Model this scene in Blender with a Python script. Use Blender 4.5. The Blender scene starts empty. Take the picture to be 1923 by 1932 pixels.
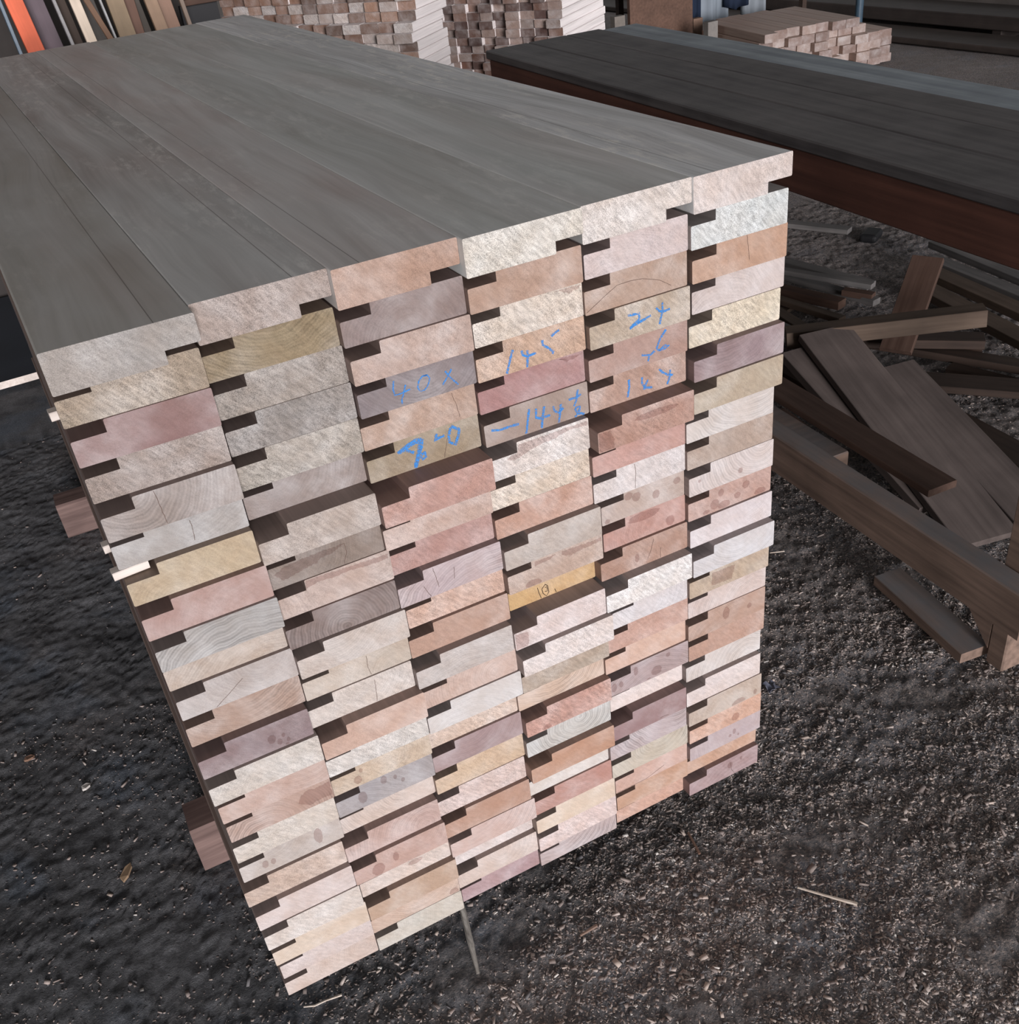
import bpy, math, random
import numpy as np
from mathutils import Vector, Matrix
random.seed(7)
SC = bpy.context.scene
COL = SC.collection

# ---------------------------------------------------------------- camera
cam_d = bpy.data.cameras.new('camera')
cam = bpy.data.objects.new('camera', cam_d)
COL.objects.link(cam)
M = Matrix(((0.869755, 0.342379, -0.355392, -0.008284), (-0.482458, 0.438568, -0.758216, -0.987942), (-0.103734, 0.830924, 0.546630, 1.408505), (0.000000, 0.000000, 0.000000, 1.000000)))
FPX = 1936.74
cam.matrix_world = M
cam_d.sensor_fit = 'HORIZONTAL'
cam_d.sensor_width = 36.0
cam_d.lens = FPX / 1923.0 * 36.0
cam_d.clip_start = 0.02
SC.camera = cam

# ---------------------------------------------------------------- daylight and exposure
w = bpy.data.worlds.new('daylight')
SC.world = w
w.use_nodes = True
bg = w.node_tree.nodes['Background']
bg.inputs['Color'].default_value = (0.96, 0.975, 1.0, 1)
bg.inputs['Strength'].default_value = 0.58
sun_d = bpy.data.lights.new('sun', 'SUN')
sun_d.energy = 3.3
sun_d.angle = math.radians(18)
sun_d.color = (1.0, 0.965, 0.985)
sun = bpy.data.objects.new('sun', sun_d)
COL.objects.link(sun)
sun.rotation_euler = (math.radians(82.5), 0, math.radians(-10))
SC.view_settings.view_transform = 'Standard'
SC.view_settings.look = 'None'
SC.view_settings.gamma = 1.0
SC.view_settings.use_curve_mapping = False
SC.view_settings.exposure = 0.21

# ---------------------------------------------------------------- helpers
def lin(c):
    return tuple((v / 255 / 12.92) if v / 255 <= 0.04045 else ((v / 255 + 0.055) / 1.055) ** 2.4 for v in c)

def tag(o, label=None, cat=None, group=None, kind=None):
    if label: o['label'] = label
    if cat: o['category'] = cat
    if group: o['group'] = group
    if kind: o['kind'] = kind
    return o

def obj(name, verts, faces, mats, parent=None, fm=None, smooth=False):
    me = bpy.data.meshes.new(name)
    me.from_pydata([tuple(v) for v in verts], [], faces)
    for m in (mats if isinstance(mats, (list, tuple)) else [mats]):
        me.materials.append(m)
    if fm is not None:
        me.polygons.foreach_set('material_index', fm)
    if smooth:
        me.polygons.foreach_set('use_smooth', [True] * len(faces))
    me.update()
    o = bpy.data.objects.new(name, me)
    COL.objects.link(o)
    if parent: o.parent = parent
    return o

def empty(name, loc, rz=0.0):
    o = bpy.data.objects.new(name, None)
    o.location = loc
    o.rotation_euler = (0, 0, rz)
    o.empty_display_size = 0.1
    COL.objects.link(o)
    return o

BOXF = [(0, 3, 2, 1), (4, 5, 6, 7), (0, 1, 5, 4), (1, 2, 6, 5), (2, 3, 7, 6), (3, 0, 4, 7)]

def chamfer_prism(w, t, L, c=0.002):
    """a plank along +y: section w (x) by t (z, top at 0), arrises eased"""
    h = w / 2
    p = [(-h + c, -t), (h - c, -t), (h, -t + c), (h, -c), (h - c, 0), (-h + c, 0), (-h, -c), (-h, -t + c)]
    n = len(p)
    v = [(x, 0, z) for x, z in p] + [(x, L, z) for x, z in p]
    f = [tuple(range(n)), tuple(range(2 * n - 1, n - 1, -1))]
    f += [(i, i + n, (i + 1) % n + n, (i + 1) % n) for i in range(n)]
    fm = [0, 0] + [1] * n
    return v, f, fm

def box_vf(x0, x1, y0, y1, z0, z1):
    return ([(x0, y0, z0), (x1, y0, z0), (x1, y1, z0), (x0, y1, z0), (x0, y0, z1), (x1, y0, z1), (x1, y1, z1), (x0, y1, z1)], BOXF)

def boxes(name, L, m, parent=None):
    v, f = [], []
    for b in L:
        a, q = box_vf(*b)
        f += [tuple(i + len(v) for i in t) for t in q]
        v += a
    return obj(name, v, f, m, parent)

def plank(name, A, B, w, t, mats, roll=0.0, c=0.002, parent=None):
    """plank whose top centre line runs from A to B"""
    A, B = Vector(A), Vector(B)
    d = B - A
    v, f, fm = chamfer_prism(w, t, d.length, c)
    o = obj(name, v, f, mats, parent, fm)
    y = d.normalized()
    x = y.cross(Vector((0, 0, 1))).normalized()
    z = x.cross(y)
    R = Matrix((x, y, z)).transposed().to_4x4() @ Matrix.Rotation(roll, 4, 'Y')
    o.matrix_world = Matrix.Translation(A) @ R
    return o

# ---------------------------------------------------------------- materials
class NT:
    def __init__(s, name, rough=0.8, spec=0.3):
        s.m = bpy.data.materials.new(name)
        s.m.use_nodes = True
        s.t = s.m.node_tree
        s.b = s.t.nodes['Principled BSDF']
        s.b.inputs['Roughness'].default_value = rough
        s.b.inputs['Specular IOR Level'].default_value = spec
    def n(s, typ, **k):
        q = s.t.nodes.new(typ)
        for a, b in k.items(): setattr(q, a, b)
        return q
    def put(s, inp, v):
        if hasattr(v, 'is_output'): s.t.links.new(v, inp)
        else: inp.default_value = v
    def math(s, op, a, b=0.0, c=None):
        q = s.n('ShaderNodeMath', operation=op)
        s.put(q.inputs[0], a); s.put(q.inputs[1], b)
        if c is not None: s.put(q.inputs[2], c)
        return q.outputs[0]
    def vmath(s, op, a, b=(0, 0, 0)):
        q = s.n('ShaderNodeVectorMath', operation=op)
        s.put(q.inputs[0], a); s.put(q.inputs[1], b)
        return q.outputs[1] if op == 'LENGTH' else q.outputs[0]
    def coord(s, which='Object'):
        return s.n('ShaderNodeTexCoord').outputs[which]
    def map(s, v, scale=(1, 1, 1), rot=(0, 0, 0), loc=(0, 0, 0)):
        q = s.n('ShaderNodeMapping')
        s.put(q.inputs['Vector'], v)
        q.inputs['Scale'].default_value = scale
        q.inputs['Rotation'].default_value = rot
        q.inputs['Location'].default_value = loc
        return q.outputs[0]
    def noise(s, v, scale, detail=3.0, rough=0.55, dist=0.0, out='Fac'):
        q = s.n('ShaderNodeTexNoise')
        s.put(q.inputs['Vector'], v)
        q.inputs['Scale'].default_value = scale
        q.inputs['Detail'].default_value = detail
        q.inputs['Roughness'].default_value = rough
        q.inputs['Distortion'].default_value = dist
        return q.outputs[out]
    def range(s, v, a, b, c, d):
        q = s.n('ShaderNodeMapRange')
        s.put(q.inputs[0], v)
        for i, x in enumerate((a, b, c, d)): s.put(q.inputs[i + 1], x)
        return q.outputs[0]
    def mix(s, fac, a, b, mode='MIX'):
        q = s.n('ShaderNodeMix', data_type='RGBA', blend_type=mode)
        s.put(q.inputs[0], fac); s.put(q.inputs[6], a); s.put(q.inputs[7], b)
        return q.outputs[2]
    def scale(s, col, f):
        q = s.n('ShaderNodeVectorMath', operation='SCALE')
        s.put(q.inputs[0], col[:3] if isinstance(col, tuple) else col); s.put(q.inputs[3], f)
        return q.outputs[0]
    def xyz(s, v):
        q = s.n('ShaderNodeSeparateXYZ'); s.put(q.inputs[0], v); return q.outputs
    def comb(s, x, y, z):
        q = s.n('ShaderNodeCombineXYZ'); s.put(q.inputs[0], x); s.put(q.inputs[1], y); s.put(q.inputs[2], z); return q.outputs[0]
    def col(s, v): s.put(s.b.inputs['Base Color'], v)
    def bump(s, h, strength=0.3, dist=0.001):
        q = s.n('ShaderNodeBump')
        q.inputs['Strength'].default_value = strength
        q.inputs['Distance'].default_value = dist
        s.put(q.inputs['Height'], h)
        s.t.links.new(q.outputs[0], s.b.inputs['Normal'])

def rgba(c): return (*lin(c), 1.0)

def end_grain(name, mul=(1, 1, 1), gloss=0.2):
    """sawn end grain: growth rings, saw fuzz; colour, ring and fuzz strength come from each board"""
    s = NT(name, 0.8, gloss)
    inf = s.n('ShaderNodeObjectInfo')
    rnd = inf.outputs['Random']
    P = s.coord()
    off = s.comb(s.math('MULTIPLY', rnd, 3.1), s.math('MULTIPLY', rnd, 7.7), s.math('MULTIPLY', rnd, 5.3))
    P2 = s.vmath('ADD', P, off)
    ring = s.n('ShaderNodeAttribute', attribute_type='OBJECT', attribute_name='ring').outputs['Fac']
    fuzz = s.n('ShaderNodeAttribute', attribute_type='OBJECT', attribute_name='fuzz').outputs['Fac']
    x, y, z = s.xyz(P)
    r2 = s.math('FRACT', s.math('MULTIPLY', rnd, 7.13))
    cx = s.range(rnd, 0, 1, 0.02, 0.13)
    cz = s.range(r2, 0, 1, -0.10, 0.10)
    wob = s.math('MULTIPLY', s.math('SUBTRACT', s.noise(P2, 22, 2), 0.5), 0.02)
    L = s.math('ADD', s.vmath('LENGTH', s.comb(s.math('SUBTRACT', x, cx), 0.0, s.math('SUBTRACT', z, cz))), wob)
    sg = s.math('SINE', s.math('MULTIPLY', L, 1650.0))
    sg2 = s.math('SINE', s.math('MULTIPLY', L, 640.0))
    sig = s.math('ADD', s.math('MULTIPLY', sg, 0.3), s.math('MULTIPLY', sg2, 0.25))
    sig = s.math('ADD', sig, 0.45)
    mod = s.range(s.noise(P2, 16, 1), 0.35, 0.65, 0.25, 1.0)
    ringf = s.math('MULTIPLY', s.math('MULTIPLY', sig, mod), s.math('MULTIPLY', ring, 0.42))
    # saw fuzz, drawn out along the diagonal of the blade
    D = s.map(s.map(P2, rot=(0, math.radians(34), 0)), scale=(1500, 300, 950))
    fz = s.noise(D, 1.0, 4, 0.8)
    fzf = s.range(fz, 0.30, 0.72, -1.0, 1.0)
    D2 = s.map(s.map(P2, rot=(0, math.radians(40), 0)), scale=(260, 60, 70))
    f2 = s.range(s.noise(D2, 1.0, 2, 0.6), 0.3, 0.7, -1.0, 1.0)
    lowa = s.range(s.noise(P2, 14, 2), 0.35, 0.65, 0.0, 1.0)
    lowb = s.range(s.noise(s.vmath('ADD', P2, (3, 5, 9)), 26, 3), 0.35, 0.65, 0.0, 1.0)
    base = inf.outputs['Color']
    wh = s.mix(0.28, base, (0.80, 0.77, 0.76, 1))
    tn = s.mix(1.0, base, (0.92, 0.86, 0.81, 1), 'MULTIPLY')
    c = s.mix(s.math('MULTIPLY', lowa, 0.85), base, wh)
    c = s.mix(s.math('MULTIPLY', lowb, 0.75), c, tn)
    fa = s.math('ADD', 0.08, s.math('MULTIPLY', fuzz, 0.62))
    k = s.math('ADD', 1.0, s.math('MULTIPLY', fzf, fa))
    k = s.math('ADD', k, s.math('MULTIPLY', f2, s.math('MULTIPLY', fa, 0.35)))
    k = s.math('SUBTRACT', k, ringf)
    c = s.scale(c, k)
    c = s.mix(1.0, c, (*mul, 1), 'MULTIPLY')
    s.col(c)
    s.bump(fz, 0.5, 0.0014)
    return s.m

def long_grain(name, axis='y', tint=(0.125, 0.078, 0.066), amount=0.74, rough=0.6, dark=1.0):
    """planed side of a board; colour follows the board"""
    s = NT(name, rough, 0.35)
    inf = s.n('ShaderNodeObjectInfo')
    P = s.vmath('ADD', s.coord(), s.comb(s.math('MULTIPLY', inf.outputs['Random'], 9.0), 0.0, s.math('MULTIPLY', inf.outputs['Random'], 4.0)))
    G = s.map(P, scale=(150, 3, 150))
    n1 = s.noise(G, 1.0, 4, 0.65)
    n2 = s.noise(s.map(P, scale=(18, 0.9, 18)), 1.0, 2)
    c = s.mix(amount, inf.outputs['Color'], (*tint, 1))
    k = s.math('MULTIPLY', s.math('ADD', s.range(n1, 0.3, 0.7, 0.84, 1.12), s.range(n2, 0.3, 0.7, -0.12, 0.1)), dark)
    s.col(s.scale(c, k))
    s.bump(n1, 0.12, 0.0006)
    return s.m

def planed_top(name, c1, c2, scr=0.3, seam=None, red=0.0, streak=0.3):
    """weathered grey brown face of one board of the top layer, dust rubbed into it"""
    s = NT(name, 0.6, 0.5)
    P = s.coord()
    seed = random.random() * 20
    P1 = s.vmath('ADD', P, (seed, seed * .37, 0))
    warp = s.noise(s.map(P1, scale=(5, 1.5, 6)), 1.0, 2, 0.5, 0.0, 'Color')
    Q = s.vmath('ADD', P1, s.scale(s.vmath('SUBTRACT', warp, (0.5, 0.5, 0.5)), 0.09))
    g1 = s.noise(s.map(Q, scale=(22, 1.0, 8)), 1.0, 3, 0.55)
    # cathedral figure: contour lines of a slow field
    fld = s.noise(s.map(Q, scale=(11, 0.8, 5)), 1.0, 1, 0.4)
    fig = s.math('SINE', s.math('MULTIPLY', fld, 70.0))
    g2 = s.noise(s.map(Q, scale=(240, 4, 40)), 1.0, 3, 0.6)
    big = s.noise(s.map(P1, scale=(9, 2.0, 4)), 1.0, 2)
    c = s.mix(s.range(g1, 0.32, 0.68, 0, 1), rgba(c1), rgba(c2))
    c = s.mix(s.math('MULTIPLY', s.range(big, 0.45, 0.65, 0, 1), red), c, rgba((170, 140, 131)))
    k = s.math('ADD', s.range(g2, 0.3, 0.7, 1 - streak * .22, 1 + streak * .2), s.range(fig, 0.2, 1.0, 0.0, -0.07))
    c = s.scale(c, k)
    sc = s.noise(s.map(P1, scale=(60, 16, 20)), 1.0, 5, 0.75)
    sb = s.noise(s.map(P1, scale=(8, 2.6, 5)), 1.0, 2)
    f = s.math('MULTIPLY', s.range(sc, 0.50, 0.64, 0, 1), s.range(sb, 0.43, 0.58, 0, 1))
    c = s.mix(s.math('MULTIPLY', f, scr), c, rgba((240, 236, 229)))
    hz = s.noise(s.map(P1, scale=(5, 3.0, 5)), 1.0, 3)
    c = s.mix(s.math('MULTIPLY', s.range(hz, 0.42, 0.66, 0, 1), 0.35), c, rgba((196, 197, 195)))
    if seam is not None:
        x, y, z = s.xyz(P)
        dx = s.math('ABSOLUTE', s.math('SUBTRACT', x, seam))
        c = s.mix(s.math('MULTIPLY', s.math('LESS_THAN', dx, 0.0006), 0.6), c, rgba((84, 76, 70)))
    s.col(c)
    s.bump(g2, 0.10, 0.0005)
    return s.m

def wood(name, c1, c2, rough=0.7, scale=(60, 2.5, 60), spec=0.3, dust=0.0, dustc=(150, 145, 140)):
    s = NT(name, rough, spec)
    inf = s.n('ShaderNodeObjectInfo')
    P = s.vmath('ADD', s.coord(), s.comb(s.math('MULTIPLY', inf.outputs['Random'], 9.0), 0.0, s.math('MULTIPLY', inf.outputs['Random'], 4.0)))
    n1 = s.noise(s.map(P, scale=scale), 1.0, 4, 0.65)
    n2 = s.noise(P, 7, 3)
    c = s.mix(s.range(n1, 0.3, 0.7, 0, 1), rgba(c1), rgba(c2))
    c = s.scale(c, s.range(n2, 0.3, 0.7, 0.82, 1.15))
    if dust:
        geo = s.n('ShaderNodeNewGeometry')
        up = s.xyz(geo.outputs['Normal'])[2]
        f = s.math('MULTIPLY', s.range(up, 0.5, 0.9, 0, 1), s.range(s.noise(P, 11, 4), 0.35, 0.7, 0.4, 1.0))
        c = s.mix(s.math('MULTIPLY', f, dust), c, rgba(dustc))
    s.col(c)
    s.bump(n1, 0.2, 0.001)
    return s.m

def plain(name, c, rough=0.7, spec=0.3, var=0.15, nscale=30):
    s = NT(name, rough, spec)
    n = s.noise(s.coord(), nscale, 3)
    s.col(s.scale(rgba(c), s.range(n, 0.3, 0.7, 1 - var, 1 + var)))
    s.bump(n, 0.1, 0.001)
    return s.m

def crayon(name, c):
    s = NT(name, 0.8, 0.2)
    P = s.coord()
    n = s.noise(P, 900, 2, 0.6)
    s.col(s.scale(rgba(c), s.range(n, 0.3, 0.7, 0.85, 1.2)))
    s.put(s.b.inputs['Alpha'], s.range(s.noise(P, 650, 2, 0.7), 0.40, 0.54, 0.12, 1.0))
    return s.m

M_END = end_grain('sawn_end_grain')
M_WET = end_grain('damp_end_grain', (0.74, 0.66, 0.65), 0.35)
M_SIDE = long_grain('planed_board_side')
M_CRACK = plain('drying_crack', (92, 74, 67), 0.9, 0.1)
M_BLUE = crayon('blue_crayon', (62, 128, 196))
M_INK = plain('black_pen', (60, 48, 38), 0.6, 0.2)
TOPS = [planed_top('planed_face_olive', (160, 155, 146), (184, 181, 176), 0.15, 0.107, 0.15, 0.2),
        planed_top('planed_face_brown', (166, 163, 159), (209, 208, 205), 0.5, 0.107, 0.25, 0.35),
        planed_top('planed_face_red_brown', (184, 176, 171), (214, 210, 207), 0.25, 0.032, 0.35, 0.25),
        planed_top('planed_face_grey', (178, 177, 171), (211, 212, 209), 0.35, None, 0.15, 0.3),
        planed_top('planed_face_mid_grey', (184, 185, 180), (217, 217, 214), 0.40, None, 0.2, 0.35),
        planed_top('planed_face_pale_streaked', (191, 190, 188), (238, 238, 238), 1.0, 0.030, 0.1, 0.8)]
# ---------------------------------------------------------------- the tall stack: 6 columns of 24 rebated boards (millimetres)
X0 = [
  [-2,-2.8,-2.3,-2.4,-2.3,-2.8,-1.5,-0.6,0.4,1,2.3,1.5,0.8,0.9,3.4,4.5,2.8,1.2,-4.4,-2,-0.8,1.7,4.8,2.9],
  [143.8,142.5,144.2,144.5,144.6,144.8,142.2,144.3,146.7,145.4,147.5,147.4,143.5,146.8,147.2,148,146.6,146.9,140.5,142,146.8,147.4,148.1,149],
  [288,287.6,289.1,291,289.3,288.9,285.3,286.5,290.4,289.3,297.4,291.7,289.1,294.8,292.9,294.7,292.7,289.9,286.1,288.5,290.4,299,294.3,298],
  [431.1,433,436.3,435.4,435.1,436.1,435.6,431.3,432,434,436.6,443.4,431.5,435.3,437.6,433.5,435.4,433.8,430.9,431,436.1,435,435.6,437.2],
  [578.4,581.8,580,581.9,580.5,581.1,573.4,573.8,575.4,588.4,589.1,579.6,575.9,590,580.5,578.2,583.3,587.1,578.7,573.5,575.7,582.7,585,588.5],
  [728,726.3,729.8,735.3,729.6,729.2,726,717.9,720.6,722.8,724.2,724.4,720.5,719.4,722.4,721.7,724.3,721,715.2,717.9,721.2,723.5,726.2,724.1]]
Y0 = [
  [-6.3,17,15.1,18,9.1,24.7,14.3,5.4,1.5,21,15.7,16.2,2.5,-2.3,6.9,14.2,17.1,21.6,16.8,7.9,5.8,10,17.2,19.9],
  [13.7,20.2,20.7,19.8,19.6,30.9,-1.2,10.9,9,6.2,-0.1,9.9,7.7,-10.1,2.5,10.1,11.6,21.7,8.7,1.8,12.9,2.8,13.6,13],
  [-0.6,3.1,-0.8,7,14.3,15.8,-18.1,0.8,9.7,-0.9,9.2,4.3,-7.6,-0.8,-3.6,13.8,9.9,10.2,9.3,3.1,1.8,21,12.3,18.9],
  [-16.8,-9.6,-2.6,-1.1,4.9,2.5,-7.1,-1.7,-1.7,-12.7,-7.7,13.7,-16,-24.6,-8.2,5.8,-6.9,-2.8,-14.5,3.3,0.2,1.2,1.8,8.6],
  [-17.6,-11.6,-10.6,-13.7,-9.3,-4.6,-31.5,-13.1,-8.5,-3,-2.4,-6.6,-22.3,-12.2,-8.4,-2.9,-6,6,-11.8,-7.5,-5.8,-0.7,2.1,12.3],
  [-24.9,-21.8,-19.2,-10.7,-11.6,-22.4,-26.3,-19.9,-17.3,-18.1,-13.7,-17.5,-29.7,-21.3,-13.2,-14.5,-11.6,-8.3,-16.7,-18.4,-15.3,-12.9,-0.5,-9.5]]
W = [
  [145,145,145,145,145,145,143.4,144.6,145,144.1,145,145,142.3,145,143.5,143.1,143.5,145,144.7,143.7,145,145,143,145],
  [144,144.8,144.6,145,144.4,143.8,142.8,141.9,143.5,143.6,145,144,145,145,145,145,145,142.8,145,145,143.4,145,145,145],
  [142.7,145,145,144.1,145,145,145,144.4,141.3,144.4,138.9,145,142.1,140.3,144.4,138.5,142.3,143.5,144.5,142.3,145,135.6,141,138.9],
  [145,145,143.4,145,145,144.7,137.5,142.3,143.1,145,145,135.9,144.1,145,142.6,144.4,145,145,145,142.2,139.4,145,145,145],
  [145,144.2,145,145,145,145,145,143.7,144.9,134.1,134.9,144.5,144.3,129.1,141.6,143.2,140.6,133.6,136.2,144.1,145,140.4,140.8,135.2],
  [145,145,145,145,145,145,145,145,145,145,145,145,145,145,145,145,145,145,145,145,145,145,145,145]]
CRACKS = [(2,9,[(49.9,42.5),(51.1,30.9),(53.5,11.0)]),(2,9,[(34.2,20.3),(37.4,10.5),(41.4,0.9)]),(2,9,[(77.5,31.9),(76.2,14.3)]),(0,4,[(59.2,48.6),(59.8,25.8),(61.1,1.5)]),(0,5,[(85.2,31.8),(86.0,22.3),(84.3,5.6)]),(1,11,[(86.2,33.4),(85.7,18.0),(87.2,0.6)]),(1,12,[(93.0,37.1),(92.4,21.2),(90.4,0.4)]),(1,7,[(96.1,28.7),(95.2,16.2),(90.5,1.3)]),(4,8,[(64.4,39.3),(65.2,24.0),(63.4,-0.4)]),(4,2,[(1.3,3.4),(26.5,17.4),(45.4,26.6),(63.9,27.1),(81.3,25.2),(105.0,17.3),(121.4,6.1)]),(4,11,[(87.9,37.9),(82.1,18.9),(77.3,8.6)]),(4,11,[(98.5,18.2),(98.0,-0.2)]),(5,2,[(82.0,42.8),(84.2,24.6),(86.3,10.1)]),(0,10,[(80.5,28.1),(59.6,13.6),(41.3,0.5)]),(4,21,[(-0.9,-3.7),(27.0,-10.3),(58.4,-6.0),(94.0,12.9)]),(5,23,[(85.2,33.7),(89.5,12.8),(95.8,-9.7)]),(2,5,[(102.6,25.8),(99.2,14.9),(95.0,-0.7)]),(2,4,[(115.7,38.2),(118.9,21.6),(121.6,4.2)]),(4,18,[(86.3,4.3),(95.2,4.6),(102.5,2.9)])]
SPOTS = [(0,12,90.7,18.7,5.1,7.4),(0,12,99.2,10.5,3.3,5.0),(0,12,105.7,18.6,2.2,3.5),(0,12,110.3,8.9,2.3,3.8),(0,12,107.6,2.0,2.3,3.0),(0,17,111.5,24.7,6.2,14.6),(0,17,33.9,16.5,4.3,7.2),(0,17,45.0,15.6,3.5,5.8),(0,15,112.2,18.8,11.9,13.8),(1,15,35.7,11.7,5.8,7.5),(1,15,42.4,25.9,2.8,3.9),(1,16,71.2,34.0,4.6,7.9),(1,16,87.8,30.2,2.6,4.5),(1,16,97.8,18.8,3.0,4.1),(1,16,37.6,19.0,6.4,11.1),(1,19,64.3,21.8,4.7,8.8),(1,19,35.7,12.7,9.8,12.3),(1,20,87.5,23.7,11.7,5.1),(1,22,135.4,4.9,7.6,7.9),(4,9,43.3,32.2,6.9,6.3),(4,9,55.8,26.7,7.0,7.0),(4,9,87.7,18.7,6.1,6.8),(4,9,122.2,27.8,5.8,5.7),(4,9,8.7,4.3,4.1,4.2),(4,10,109.6,10.3,7.4,8.2),(4,10,66.2,35.1,26.0,7.2),(4,11,59.1,16.4,3.6,7.2),(4,16,81.7,12.2,9.6,8.9),(4,16,44.7,29.3,3.8,8.7),(4,16,67.5,0.4,4.5,3.9),(4,16,18.0,16.1,3.8,6.1),(4,16,5.4,15.5,4.9,8.7),(4,16,103.3,33.8,4.0,4.4),(5,10,45.7,12.7,7.6,8.5),(5,10,62.1,6.3,10.5,6.7),(5,10,56.4,28.4,4.9,6.5),(5,10,85.3,13.3,5.6,5.3),(5,10,100.2,26.1,6.1,6.7),(5,10,126.0,4.3,10.0,6.8),(5,10,30.9,5.3,5.9,3.2),(5,15,70.7,25.3,6.3,12.4),(5,15,114.8,19.5,4.3,5.2),(5,19,99.5,2.5,13.8,9.2),(5,19,132.9,9.7,3.5,5.9),(5,21,90.6,21.2,3.5,6.2),(5,21,99.3,9.8,1.9,2.7),(5,21,81.9,15.2,3.1,3.5),(5,20,92.9,13.5,7.6,8.6),(5,23,85.3,26.8,5.5,7.4),(5,23,108.9,31.2,2.4,4.7),(5,9,87.7,12.7,4.1,4.7),(5,9,17.6,21.0,2.6,2.5),(3,10,35.8,4.0,12.2,7.0),(3,16,33.7,3.7,7.1,6.8),(4,6,86.7,30.4,33.6,5.0)]
WET = [(3,6,[(31.7,40.6),(137.3,40.0),(137.5,33.7),(106.3,35.6),(87.0,31.0),(68.1,30.2),(52.9,26.8),(32.5,20.3),(20.7,24.6),(31.1,29.6)]),(1,8,[(35.6,43.4),(141.3,38.3),(140.7,31.9),(116.0,32.0),(93.8,34.9),(70.9,33.1),(51.6,36.3),(42.0,32.7),(36.5,32.5)]),(1,7,[(36.6,28.4),(95.7,29.5),(78.7,22.0),(64.1,20.5),(59.8,15.9),(42.0,14.5),(25.9,10.0),(16.0,9.1),(6.8,19.6),(20.1,26.6)]),(3,2,[(106.0,39.8),(144.9,39.5),(137.4,35.0),(125.3,32.4),(114.1,38.1)]),(3,4,[(110.9,39.7),(145.3,37.9),(135.2,35.2),(121.3,32.9)]),(4,6,[(-0.4,28.6),(18.2,27.8),(23.8,12.6),(21.7,-0.8),(-0.4,-0.6)]),(3,12,[(0.4,28.4),(20.3,25.1),(21.8,13.4),(18.4,0.8),(-0.1,-0.3)]),(3,10,[(40.6,37.7),(73.9,37.2),(62.7,31.8),(46.6,31.5),(40.5,29.8)]),(3,10,[(82.1,37.3),(146.4,34.5),(144.7,29.3),(114.1,28.9),(94.6,25.5),(81.6,31.8)]),(5,13,[(41.1,32.2),(82.2,30.3),(76.9,6.4),(39.8,8.2)]),(0,15,[(101.1,28.9),(142.1,31.7),(141.4,7.0),(105.2,7.5),(96.0,16.4)])]
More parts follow.
